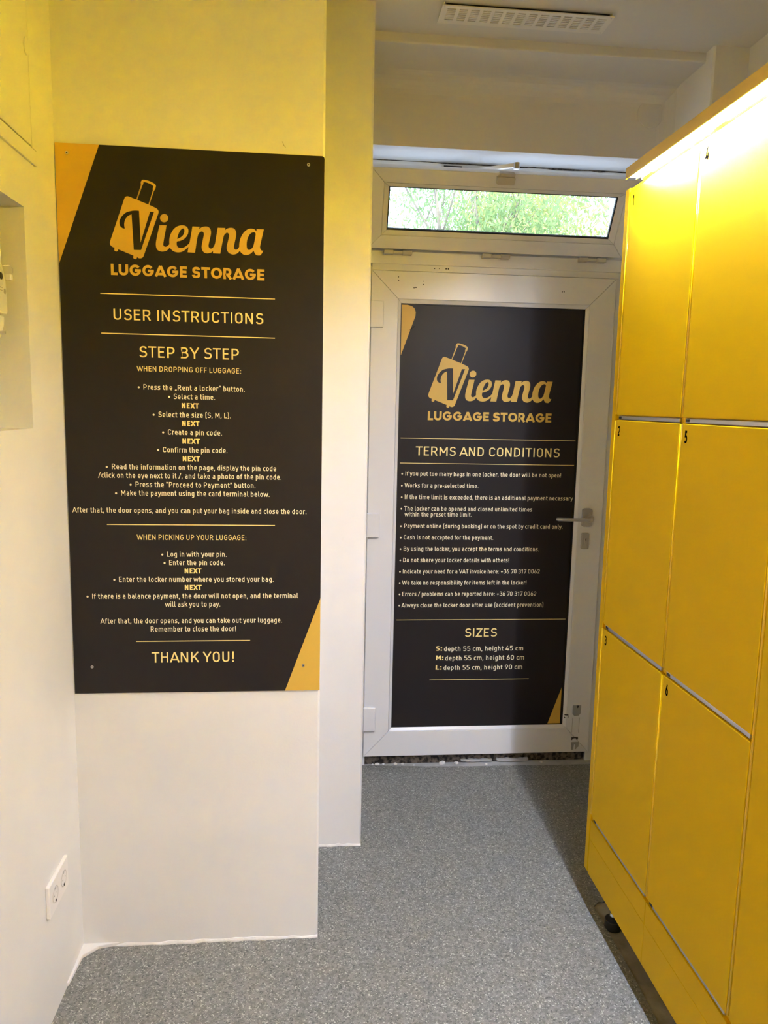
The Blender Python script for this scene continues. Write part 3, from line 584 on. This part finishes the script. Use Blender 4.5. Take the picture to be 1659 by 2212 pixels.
random.seed(21); cr_ = []; cb_ = []
for i in range(31):
    x = .19 + i * 1.09 / 30; wdt = .0012 if x < .47 else .0055
    cr_.append((x, 2.4945 + random.uniform(0, .001))); cb_.append((x, 2.4935 - wdt * random.uniform(.35, 1.3)))
obj('crack_shade', prism(cb_ + cr_[::-1], 'y', FY - .0012, FY), 'dirt_gap_shade', fr)  # dark strip painting in the shade of the crack above the frame head
# tilted top light: built flat, then leaned 30 degrees into the room about its bottom edge
win = empty_struct('window_1', 'narrow white top window above the door, tilted inwards with trees behind', 'window')
TILT = Matrix.Translation((0, 3.080, 2.155)) @ Matrix.Rotation(math.radians(30), 4, 'X')
def tilted(name, bm, m, parent, smooth=False):
    bmesh.ops.recalc_face_normals(bm, faces=bm.faces)
    bm.transform(TILT); return obj(name, bm, m, parent, smooth)
for s in SIDES: tilted('sash_rail', rail(.259, .052, 1.189, .245, .209, .0, 1.233, .297, s, 0, .055, bev=.0018, g=.0005), 'pvc', win)
for s in SIDES: tilted('glazing_bead', rail(.279, .070, 1.163, .229, .2598, .0528, 1.1882, .2442, s, .0008, .03, yin=.010, bev=.001), 'pvc', win)
for s in SIDES: tilted('gasket', rail(.283, .0755, 1.159, .2265, .278, .069, 1.164, .230, s, .0098, .02, bev=0), 'gasket', win)
tilted('glass_pane', bx(.275, 1.167, .018, .022, .066, .233), 'glass', win)
for xc in (.329, .720, 1.1145):
    h = obj('hinge', bx(xc - .0185, xc + .0185, 3.078, 3.100, 2.137, 2.148, .002), 'pvc_old', win)
    for dx in (-.037, .037): obj('hinge_cap', bx(xc + dx - .0185, xc + dx + .0185, 3.072, 3.100, 2.1345, 2.1505, .003), 'pvc_old', h)
# stay: track on the head, sliding arm, swivel and catch on the sash
tr = obj('stay_track', bx(.497, .720, FY - .012, FY, 2.468, 2.487, .001), 'pvc_old', win)
obj('track_slot', bx(.503, .575, FY - .013, FY - .0122, 2.4715, 2.481), 'gasket', tr)
arm = obj('stay_arm', prism([(.558, 3.098), (.560, 3.112), (.765, 2.975), (.757, 2.962)], 'z', 2.448, 2.462, .001), 'white_plastic', win)
obj('swivel', tube([(.759, 2.970, 2.442), (.759, 2.970, 2.463)], .012, 16), 'steel', arm)
tilted('sash_catch', prism([(.678, .262), (.742, .262), (.744, .286), (.738, .2895), (.682, .2895), (.676, .286)], 'y', -.026, -.0002, .002), 'pvc_old', win)
tilted('catch_shoe', bx(.686, .742, -.022, .01, .2895, .302, .002), 'pvc_old', win)

# ---------------------------------------------------------------- board on the short wall
def rounded_board(x0, x1, z0, z1, y0, y1, rr):
    return prism([(x0, z0), (x1, z0), (x1, z1 - rr), (x1 - rr * .3, z1 - rr * .3), (x1 - rr, z1), (x0, z1)], 'y', y0, y1)
bd = thing('instruction_board', 'tall black and gold board of user instructions screwed to the white wall', 'sign', (-.305, SW, .757))
bd_m = Matrix.Translation((.305, -SW, -.757))
def fix(parent):
    inv = parent.matrix_world.inverted() if False else Matrix.Translation(-parent.location)
    for o in [c for c in C.objects if c.parent == parent]:
        o.matrix_parent_inverse = inv
Y1 = SW - .0035
obj('panel', rounded_board(-.635, .0255, .7575, 2.1705, Y1, SW - .0003, .006), 'print_black', bd)
obj('gold_corner', prism([(-.635, 2.1705), (-.5293, 2.1705), (-.6345, 1.8846), (-.635, 1.8846)], 'y', Y1 - .0002, Y1 + .0005), 'print_gold', bd)
obj('gold_corner', prism([(.0255, 1.0212), (.0255, .7575), (-.0702, .7575)], 'y', Y1 - .0002, Y1 + .0005), 'print_gold', bd)
for i, (x, z) in enumerate(((-.6068, 2.1479), (-.0149, 2.1481), (-.5875, .8324), (-.0204, .8302))):
    sc = obj('screw', prism(circle(x, z, .0042, 14), 'y', Y1 - .0018, Y1, .0006), 'steel', bd)
    obj('screw_recess', prism(circle(x, z, .0016, 8), 'y', Y1 - .002, Y1 - .0019), 'dark_gap', sc)
emblem(bd, Y1 - .00015, lambda p: (p[0], p[1]))
for e in LINES1: lettering('text_line', e, Y1 - .0003, bd)
fix(bd)

# ---------------------------------------------------------------- panel in the door
td = thing('terms_panel', 'black and gold terms and conditions panel set into the door glazing', 'sign', (.728, D, .17))
Y2 = D + .0125
obj('panel', bx(GX0 + .002, GX1 - .010, Y2, D + .0172, GZ0 + .002, GZ1 - .004), 'print_black', td)
obj('gold_corner', prism([(.3512, 1.948), (.375, 1.948), (.3925, 1.9441), (.403, 1.936), (.4089, 1.9215), (.408, 1.905), (.353, 1.750), (.3512, 1.750)], 'y', Y2 - .0002, Y2 + .0005), 'print_gold', td)
obj('gold_corner', prism([(1.0965, .340), (1.0965, .1745), (1.0405, .1745)], 'y', Y2 - .0002, Y2 + .0005), 'print_gold', td)
obj('scratch', prism([(.4055, 1.864), (.394, 1.8535), (.381, 1.8475), (.381, 1.849), (.393, 1.8552), (.404, 1.866)], 'y', Y2 - .0004, Y2 + .0001), 'ink_black', td)
K = 1.351
emblem(td, Y2 - .00015, lambda p: (.4691 + (p[0] + .5099) * K, 1.5946 + (p[1] - 1.9387) * K))
for e in LINES2: lettering('text_line', e, Y2 - .0003, td)
fix(td)

# ---------------------------------------------------------------- lockers
XF = .868; DEP = 1.42
S1z, S2z, S3z = 1.528, .911, .297
ZT, ZB = 2.148, .112
GAP = .0065
def digits_on(txt, yc, z, cap, parent):
    # numbers read from the room: text runs towards smaller y on a face that looks along -x
    G = glyphs(.2); adv = G[txt][0] - .2; sx = cap * .80; bm = bmesh.new()
    for si, (closed, pts) in enumerate(G[txt][1]):
        stroke(bm, closed, pts, .2, lambda p: Vector((XF - .0003 - si * 6e-5, yc + (adv / 2 - (p.x - .1)) * sx, z + p.y * cap)), 5)
    for f in bm.faces:
        f.normal_update()
        if f.normal.x > 0: f.normal_flip()
    me = bpy.data.meshes.new('number'); bm.to_mesh(me); bm.free(); return link('number', me, 'ink_black', parent)
def door_panel(y0, y1, z0, z1, parent, num=None):
    d = obj('locker_door', bx(XF, XF + .016, y0, y1, z0, z1, .0022, 3), 'locker_yellow', parent)
    if num:
        digits_on(num, y1 - .0235 if num != '1' else y1 - .0235, z1 - .045, .029, d)
    return d
def column(y0, y1, nums, label, end=False, n_feet=2):
    t = thing('locker_column', label, 'locker', (1.14, (y0 + y1) / 2, 0), 'yellow locker columns')
    ye = y1 if not end else 2.137
    obj('carcass', bx(XF + .010, DEP, y0, y1, ZB + .002, 2.160, .001), 'locker_edge', t)
    ya, yb = y0 + GAP, ye - GAP
    levels = [(ZT, S1z + .007), (S1z - .007, S2z + .007), (S2z - .007, S3z + .007)]
    if nums:
        for (zt, zb), n in zip(levels, nums): door_panel(ya, yb, zb, zt, t, n)
        for z in (S1z, S2z, S3z):
            e = obj('shelf_edge', bx(XF + .004, XF + .012, ya + .010, yb - .006, z - .0058, z + .0058, .002), 'steel', t)
            obj('latch', bx(XF + .003, XF + .010, yb - .026, yb - .010, z - .003, z + .003), 'gasket', e)
    else:
        door_panel(ya, yb, S3z + .007, ZT, t)
        obj('shelf_edge', bx(XF + .004, XF + .012, ya + .010, yb - .006, S3z - .0058, S3z + .0058, .002), 'steel', t)
    obj('plinth_rail', bx(XF + .001, XF + .016, y0 + .0006, ye - .001, .2262, S3z - .008, .0012), 'locker_yellow', t)
    obj('plinth', bx(XF + .001, XF + .016, y0 + .0002, ye - .0002, ZB, .2252, .0012), 'locker_yellow', t)
    if end:
        obj('end_post', bx(XF + .002, XF + .03, 2.1445, y1, ZB - .001, 2.160, .003, 3), 'locker_yellow', t)
    for za_, zb_ in (levels if nums else [(ZT, S3z + .007)]):
        obj('edge_bead', tube([(XF + .0045, ye + (.0035 if end else .0022), zb_ + .002), (XF + .0045, ye + (.0035 if end else .0022), za_ - .002)], .0044, 12), 'bead_yellow', t, True)
    for fy in (y0 + .06, y1 - .137):
        for fx in (.918 if end and fy > 2 else .99, 1.36):
            f = obj('foot', prism(circle(fx, fy, .026, 20), 'z', -.0045, .026, .003), 'rubber', t)
            obj('foot_rod', tube([(fx, fy, .02), (fx, fy, ZB + .003)], .0065, 12), 'chrome', f)
            obj('foot_nut', prism(circle(fx, fy, .012, 6), 'z', .034, .044, .001), 'chrome', f)
    fix(t)
    return t
M1, M2 = 1.742, 1.350
column(M1, 2.172, '123', 'yellow locker column with doors 1, 2 and 3, nearest the white door', True)
column(M2, M1, '456', 'yellow locker column with doors 4, 5 and 6')
column(.62, M2, None, 'plain yellow locker bay without numbers at the right edge of the photo')
column(-.20, .62, None, 'plain yellow locker bay out of view beside the camera')
column(-.95, -.20, None, 'plain yellow locker bay added out of view behind the camera for bounce light')  # unseen bay, added to extend the yellow bounce
column(-1.69, -.95, None, 'plain yellow locker bay added out of view in the rear corner for bounce light')  # added out of sight, more yellow surface for the bounce light
tb = thing('added_locker_bank', 'wide yellow locker bank added out of view across the rear wall for bounce light', 'locker', (0, -1.4, 0))  # added unseen to send yellow light back into the room
obj('carcass', bx(-.63, .84, -1.69, -1.22, .112, 2.16, .002), 'locker_yellow', tb)
for i_ in range(3):
    for za_, zb_ in ((.30, .90), (.915, 1.52), (1.535, 2.145)): obj('locker_door', bx(-.62 + i_ * .485, -.145 + i_ * .485, -1.22, -1.205, za_, zb_, .002), 'locker_yellow', tb)
for x_ in (-.5, .7):
    for y_ in (-1.62, -1.3): obj('foot', prism(circle(x_, y_, .026, 20), 'z', 0, .113, .003), 'rubber', tb)
fix(tb)

# light valance on top of the lockers, and the light strip under it
VX = .826; VE = 2.068
va = obj('valance', prism([(VX, 2.1580), (VX, 2.186), (VX + .002, 2.188), (XF + .30, 2.188), (XF + .30, 2.1605), (XF + .002, 2.1605), (XF + .002, 2.1715), (VX + .003, 2.1715), (VX + .003, 2.1580)], 'y', -1.69, VE), 'valance_paint')
tag(va, 'brown yellow valance board along the top edge of the lockers', 'valance')
led = thing('light_strip', 'glowing white light strip under the valance on top of the lockers', 'lamp', (.848, .93, 2.166))
for y0, y1 in ((1.700, VE - .004), (.75, 1.690), (-.19, .74), (-.94, -.20), (-1.68, -.95)):  # the two rearmost segments are added behind the camera for more light
    dfo = obj('diffuser', prism([(VX + .0050, 2.1640), (.8515, 2.1640), (.8515, 2.1714), (VX + .0050, 2.1714)], 'y', y0, y1), 'led_diffuser', led)
    obj('tape_holder', bx(.8522, .8546, y0, y1, 2.1578, 2.1714), 'steel', led)
    obj('added_led_tape', prism([(.8548, 2.1590), (.8562, 2.1590), (.8562, 2.1652), (.8548, 2.1652)], 'y', y0 + .001, y1 - .001), 'added_led_tape', led)  # added hidden emitter aimed at the doors to strengthen the yellow bounce
for yc in (2.055, 1.695):
    obj('strip_clip', bx(XF - .0035, XF + .001, yc - .055, yc + .004, 2.1600, 2.1706, .001), 'steel', led)
fix(led)

# ---------------------------------------------------------------- ceiling vent
vt = thing('ceiling_vent', 'long white slotted vent grille on the ceiling above the door', 'vent', (.652, 2.535, ZC))
VX0, VX1, VY0, VY1, VZ = .385, .925, 2.482, 2.592, ZC - .012
def vent_plate():
    b = bmesh.new(); xs = [VX0]; n = 14; cell = (VX1 - VX0 - .028) / n
    ribs = [(VX0, VX0 + .018)] + [(VX0 + .014 + cell * i - .0055, VX0 + .014 + cell * i + .0055) for i in range(1, n)] + [(VX1 - .018, VX1)]
    for x0, x1 in ribs: bx(x0, x1, VY0, VY1, VZ, VZ + .003, bm=b)
    return b, ribs
pb, ribs = vent_plate()
obj('face_plate', pb, 'vent_white', vt)
for i in range(14):
    x0 = ribs[i][1]; x1 = ribs[i + 1][0]; b = bmesh.new()
    ys = [VY0 + .018 + k * (VY1 - VY0 - .036) / 7 for k in range(8)]
    bx(x0, x1, VY0, ys[0] - .002, VZ, VZ + .003, bm=b); bx(x0, x1, ys[-1] + .002, VY1, VZ, VZ + .003, bm=b)
    for k in range(7): bx(x0, x1, ys[k] + .0045 if k else ys[k] + .0045, ys[k + 1] - .0005, VZ, VZ + .003, bm=b)
    bx(x0, x1, ys[-1] - .001, ys[-1] + .003, VZ, VZ + .003, bm=b)
    obj('slat_group', b, 'vent_white', vt)
fm = bmesh.new()
bx(VX0 + .004, VX0 + .007, VY0 + .004, VY1 - .004, VZ + .003, ZC, bm=fm); bx(VX1 - .007, VX1 - .004, VY0 + .004, VY1 - .004, VZ + .003, ZC, bm=fm)
bx(VX0 + .004, VX1 - .004, VY1 - .007, VY1 - .004, VZ + .003, ZC, bm=fm)
obj('vent_frame', fm, 'vent_white', vt)
obj('duct_opening', bx(VX0 + .012, VX1 - .012, VY0 + .01, VY1 - .012, ZC - .0012, ZC - .0002), 'dark_gap', vt)
for x, y in ((VX0 + .007, VY0 + .008), (VX1 - .008, VY0 + .008), (VX1 - .008, VY1 - .008)): obj('screw', prism(circle(x, y, .0026, 10), 'z', VZ - .001, VZ), 'steel', vt)
fix(vt)
# round blanking disc on the lintel
dc = obj('wall_disc', prism(circle(1.258, 2.655, .050, 40), 'y', 2.9445, 2.9498, .0015), 'ceiling_paint')
tag(dc, 'round flat white blanking cover on the wall above the door, near the lockers', 'cover')

# ---------------------------------------------------------------- left wall: cover panel, meter, socket
cp = thing('cover_panel', 'painted service cover on the left wall above the meter niche', 'cover', (LW, 1.5, 2.07))
b = bmesh.new(); bx(LW, LW + .007, 1.0, 1.903, 2.072, 2.1045, .0012, bm=b); bx(LW, LW + .007, 1.8745, 1.903, 2.105, 2.70, .0012, bm=b); bx(LW, LW + .007, 1.0, 1.03, 2.105, 2.70, .0012, bm=b); bx(LW, LW + .007, 1.031, 1.874, 2.67, 2.70, .0012, bm=b)
obj('cover_frame', b, 'wall_paint', cp)
cd_ = obj('cover_door', bx(LW, LW + .0065, 1.032, 1.8725, 2.108, 2.668, .001), 'wall_paint', cp)
lk = obj('quarter_turn_lock', prism(circle(1.8685 - .010, 2.311, .0125, 24, .019), 'x', LW + .0066, LW + .0095, .001), 'wall_paint', cd_)
fix(cp)
mt = thing('electricity_meter', 'grey electricity meter with round dial in the wall niche', 'meter', (-.70, 1.69, 1.66))
MX = -.668
obj('meter_back', bx(LW - .219, MX - .03, 1.47, 1.775, 1.60, 1.90, .004), 'meter_grey', mt)
body = [(1.50, 1.90), (1.768, 1.90), (1.768, 1.835), (1.776, 1.825), (1.786, 1.80), (1.790, 1.77), (1.790, 1.735), (1.786, 1.728), (1.50, 1.728)]
obj('meter_body', prism(body, 'x', MX - .06, MX, .004), 'meter_grey', mt)
obj('terminal_cover', prism([(1.50, 1.727), (1.785, 1.727), (1.782, 1.705), (1.765, 1.680), (1.735, 1.655), (1.70, 1.640), (1.50, 1.630)], 'x', MX - .06, MX - .006, .004), 'meter_cover', mt)
obj('display', prism([(1.60, 1.8555), (1.748, 1.8555), (1.748, 1.833), (1.60, 1.833)], 'x', MX, MX + .001), 'gasket', mt)
obj('display_bezel', prism([(1.7485, 1.857), (1.756, 1.857), (1.756, 1.831), (1.7485, 1.831)], 'x', MX, MX + .003, .0005), 'white_plastic', mt)
obj('dial_ring', prism(circle(1.748, 1.8045, .021, 28), 'x', MX, MX + .002, .0006), 'meter_cover', mt)
obj('button', prism(circle(1.752, 1.806, .0075, 20), 'x', MX + .002, MX + .004, .0008), 'gasket', mt)
obj('seal_tag', bx(MX - .003, MX + .010, 1.788, 1.800, 1.803, 1.816, .002), 'white_plastic', mt)
w_ = [(MX + .001, 1.765, 1.829), (MX + .012, 1.775, 1.832), (MX + .015, 1.787, 1.828), (MX + .012, 1.795, 1.820), (MX + .006, 1.797, 1.815)]
obj('seal_wire', tube(w_, .0006, 6), 'steel', mt)
for z0 in (1.789, 1.782, 1.776): obj('label_line', bx(MX, MX + .0005, 1.70, 1.764, z0, z0 + .002), 'stain', mt)
obj('label_mark', prism(circle(1.776, 1.777, .006, 12), 'x', MX, MX + .0005), 'stain', mt)
obj('cover_screw', tube([(MX - .006, 1.758, 1.688), (MX + .004, 1.758, 1.688)], .0035, 10), 'steel', mt)
fix(mt)
sk = thing('double_socket', 'white double wall socket low on the left wall', 'socket', (LW, 1.842, .29))
def socket():
    X0 = LW; y0, y1, z0, z1 = 1.772, 1.913, .286, .370
    obj('socket_plate', bx(X0, X0 + .010, y0, y1, z0, z1, .0025, 3), 'white_plastic', sk)
    for yc in (1.8105, 1.8745):
        w = obj('socket_well', prism(circle(yc, .328, .0205, 28), 'x', X0 + .0101, X0 + .0108, .0003), 'white_plastic', sk)
        ring = bmesh.new(); r1 = circle(yc, .328, .0205, 28); r2 = circle(yc, .328, .0185, 28)
        for i in range(28):
            j = (i + 1) % 28; v = [ring.verts.new((X0 + .0112, *p)) for p in (r1[i], r1[j], r2[j], r2[i])]; ring.faces.new(v)
        obj('well_ring', ring, 'pvc_old', w)
        for dy, dz in ((-.0095, 0), (.0095, 0)): obj('pin_hole', prism(circle(yc + dy, .328 + dz, .0020, 10), 'x', X0 + .0111, X0 + .0114), 'stain', w)
        for dz in (.0170, -.0170): obj('earth_clip', bx(X0 + .0110, X0 + .0120, yc - .003, yc + .003, .328 + dz - .003, .328 + dz + .003), 'steel' if dz > 0 else 'gasket', w)
socket(); fix(sk)

# ---------------------------------------------------------------- crumbs of plaster in the door gap
random.seed(11)
for i, (x, y, s) in enumerate(((.578, 3.112, .013), (.640, 3.112, .010), (.292, 3.118, .009), (.318, 3.119, .006), (.372, 3.118, .008), (.402, 3.117, .006), (.452, 3.106, .004), (.272, 3.116, .006), (.770, 3.098, .005), (1.02, 3.108, .006))):
    b = bmesh.new(); bmesh.ops.create_icosphere(b, subdivisions=2, radius=s)
    for v in b.verts: v.co = Vector((v.co.x * random.uniform(.8, 1.3), v.co.y * random.uniform(.7, 1), max(-s * .35, v.co.z * .7) + random.uniform(-1, 1) * s * .08))
    o = obj('plaster_crumb', b, 'plaster'); o.location = (x, y, s * .35 - .0025)
    o['group'] = 'plaster crumbs under the door'; o['category'] = 'debris'
    o['label'] = ('largest white plaster crumb in the gap under the white door',
                  'pointed white plaster crumb just right of the largest one under the door',
                  'pale plaster crumb second from the left under the hinge corner of the door',
                  'small plaster crumb third from the left wall under the door corner',
                  'rounded plaster crumb fourth from the left under the bottom hinge side of the door',
                  'small plaster crumb fifth from the left in the gap under the door',
                  'tiny plaster speck left of the largest crumb, closest to the grey floor',
                  'leftmost plaster crumb under the door, against the white pier',
                  'tiny plaster speck in front of the grey mortar strip under the door',
                  'rightmost plaster crumb under the door, in the shadow of the lockers')[i]
random.seed(5)
def shard(name, x0, x1, y, h, lab):
    b = bmesh.new(); n = 14; top = []; bot = []
    for i in range(n + 1):
        x = x0 + (x1 - x0) * i / n; top.append((x, h + random.uniform(-.002, .002))); bot.append((x, .001 + random.uniform(0, .004) + (0.004 if i in (0, n) else 0)))
    o = obj(name, prism(bot + top[::-1], 'y', y, y + .012, 0), 'threshold_grey'); tag(o, lab, 'debris'); return o
shard('mortar_strip', .66, .80, 3.116, .012, 'broken grey mortar strip in the middle of the gap under the door')
shard('mortar_strip', .82, .96, 3.112, .015, 'broken pale mortar strip right of the middle under the door')

# ---------------------------------------------------------------- outside: tree, neighbour wall, ground
struct(obj('ground', bx(-20, 24, 3.45, 40, -.25, -.15), 'paving'))
def branch(b, p, d, L, r, depth):
    pts = [Vector(p)]; rr = [r]; d = Vector(d).normalized()
    for i in range(5):
        d = (d + Vector((random.uniform(-.22, .22), random.uniform(-.22, .22), random.uniform(-.08, .14)))).normalized(); pts.append(pts[-1] + d * L / 5); rr.append(r * (1 - .12 * (i + 1)))
    tube(pts, rr, 8, b)
    tips = [pts[-1]]
    if depth:
        for k in range(3):
            i = random.choice((2, 3, 4, 5)); dd = (d + Vector((random.uniform(-.9, .9), random.uniform(-.9, .9), random.uniform(-.1, .7)))).normalized()
            tips += branch(b, pts[i], dd, L * .65, rr[i] * .6, depth - 1)
    return tips
def tree(x, y, h, lean, R, nleaf, label, seed, z0=-.15):
    random.seed(seed); t = thing('tree', label, 'tree', (x, y, z0))
    b = bmesh.new(); tips = branch(b, (x, y, z0), (lean, 0, 1), h, .13, 3); obj('trunk', b, 'bark', t, True)
    vs = []; fs = []
    cen = [Vector((x + lean * 1.5 + random.gauss(0, R * .5), y + random.gauss(0, R * .35), h * .95 + random.gauss(0, R * .40))) for _ in range(150)] + tips
    for _ in range(nleaf):
        c = random.choice(cen); p = c + Vector((random.gauss(0, .22), random.gauss(0, .22), random.gauss(0, .22)))
        d = Vector((random.gauss(0, .5), random.gauss(0, .5), random.gauss(-.6, .4))).normalized(); s = d.orthogonal().normalized()
        s = (Matrix.Rotation(random.uniform(0, 6.28), 3, d) @ s); L = random.uniform(.045, .085); W = L * .17; i = len(vs)
        vs += [p, p + d * L * .45 + s * W, p + d * L, p + d * L * .45 - s * W]; fs.append((i, i + 1, i + 2, i + 3))
    me = bpy.data.meshes.new('foliage'); me.from_pydata([tuple(v) for v in vs], [], fs); me.update()
    f = link('foliage', me, 'leaf', t); f['kind'] = 'stuff'; fix(t)
tree(2.75, 8.2, 3.0, -.12, 1.1, 30000, 'leafy green tree outside on the right behind the top window glass', 3)
tree(3.2, 13.2, 4.6, .05, 1.3, 30000, 'leafy yellow green tree standing farther back outside, behind the nearer tree in the top window', 8)
nb = thing('neighbour_building', 'pale building with a grey roof outside, at the far left of the top window', 'building', (-2.5, 17, 0))
obj('facade', bx(-7, 1.35, 17, 22, -.15, 5.2), 'render_pale', nb); obj('roof', prism([(-7.3, 5.2), (1.7, 5.2), (.4, 6.6), (-7.3, 6.6)], 'y', 16.6, 22), 'roof_grey', nb)
fix(nb)
ps = obj('facade_post', bx(1.72, 1.80, 4.35, 4.45, -.15, 3.6, .005), 'roof_grey'); tag(ps, 'pale vertical post outside at the right end of the top window', 'post')
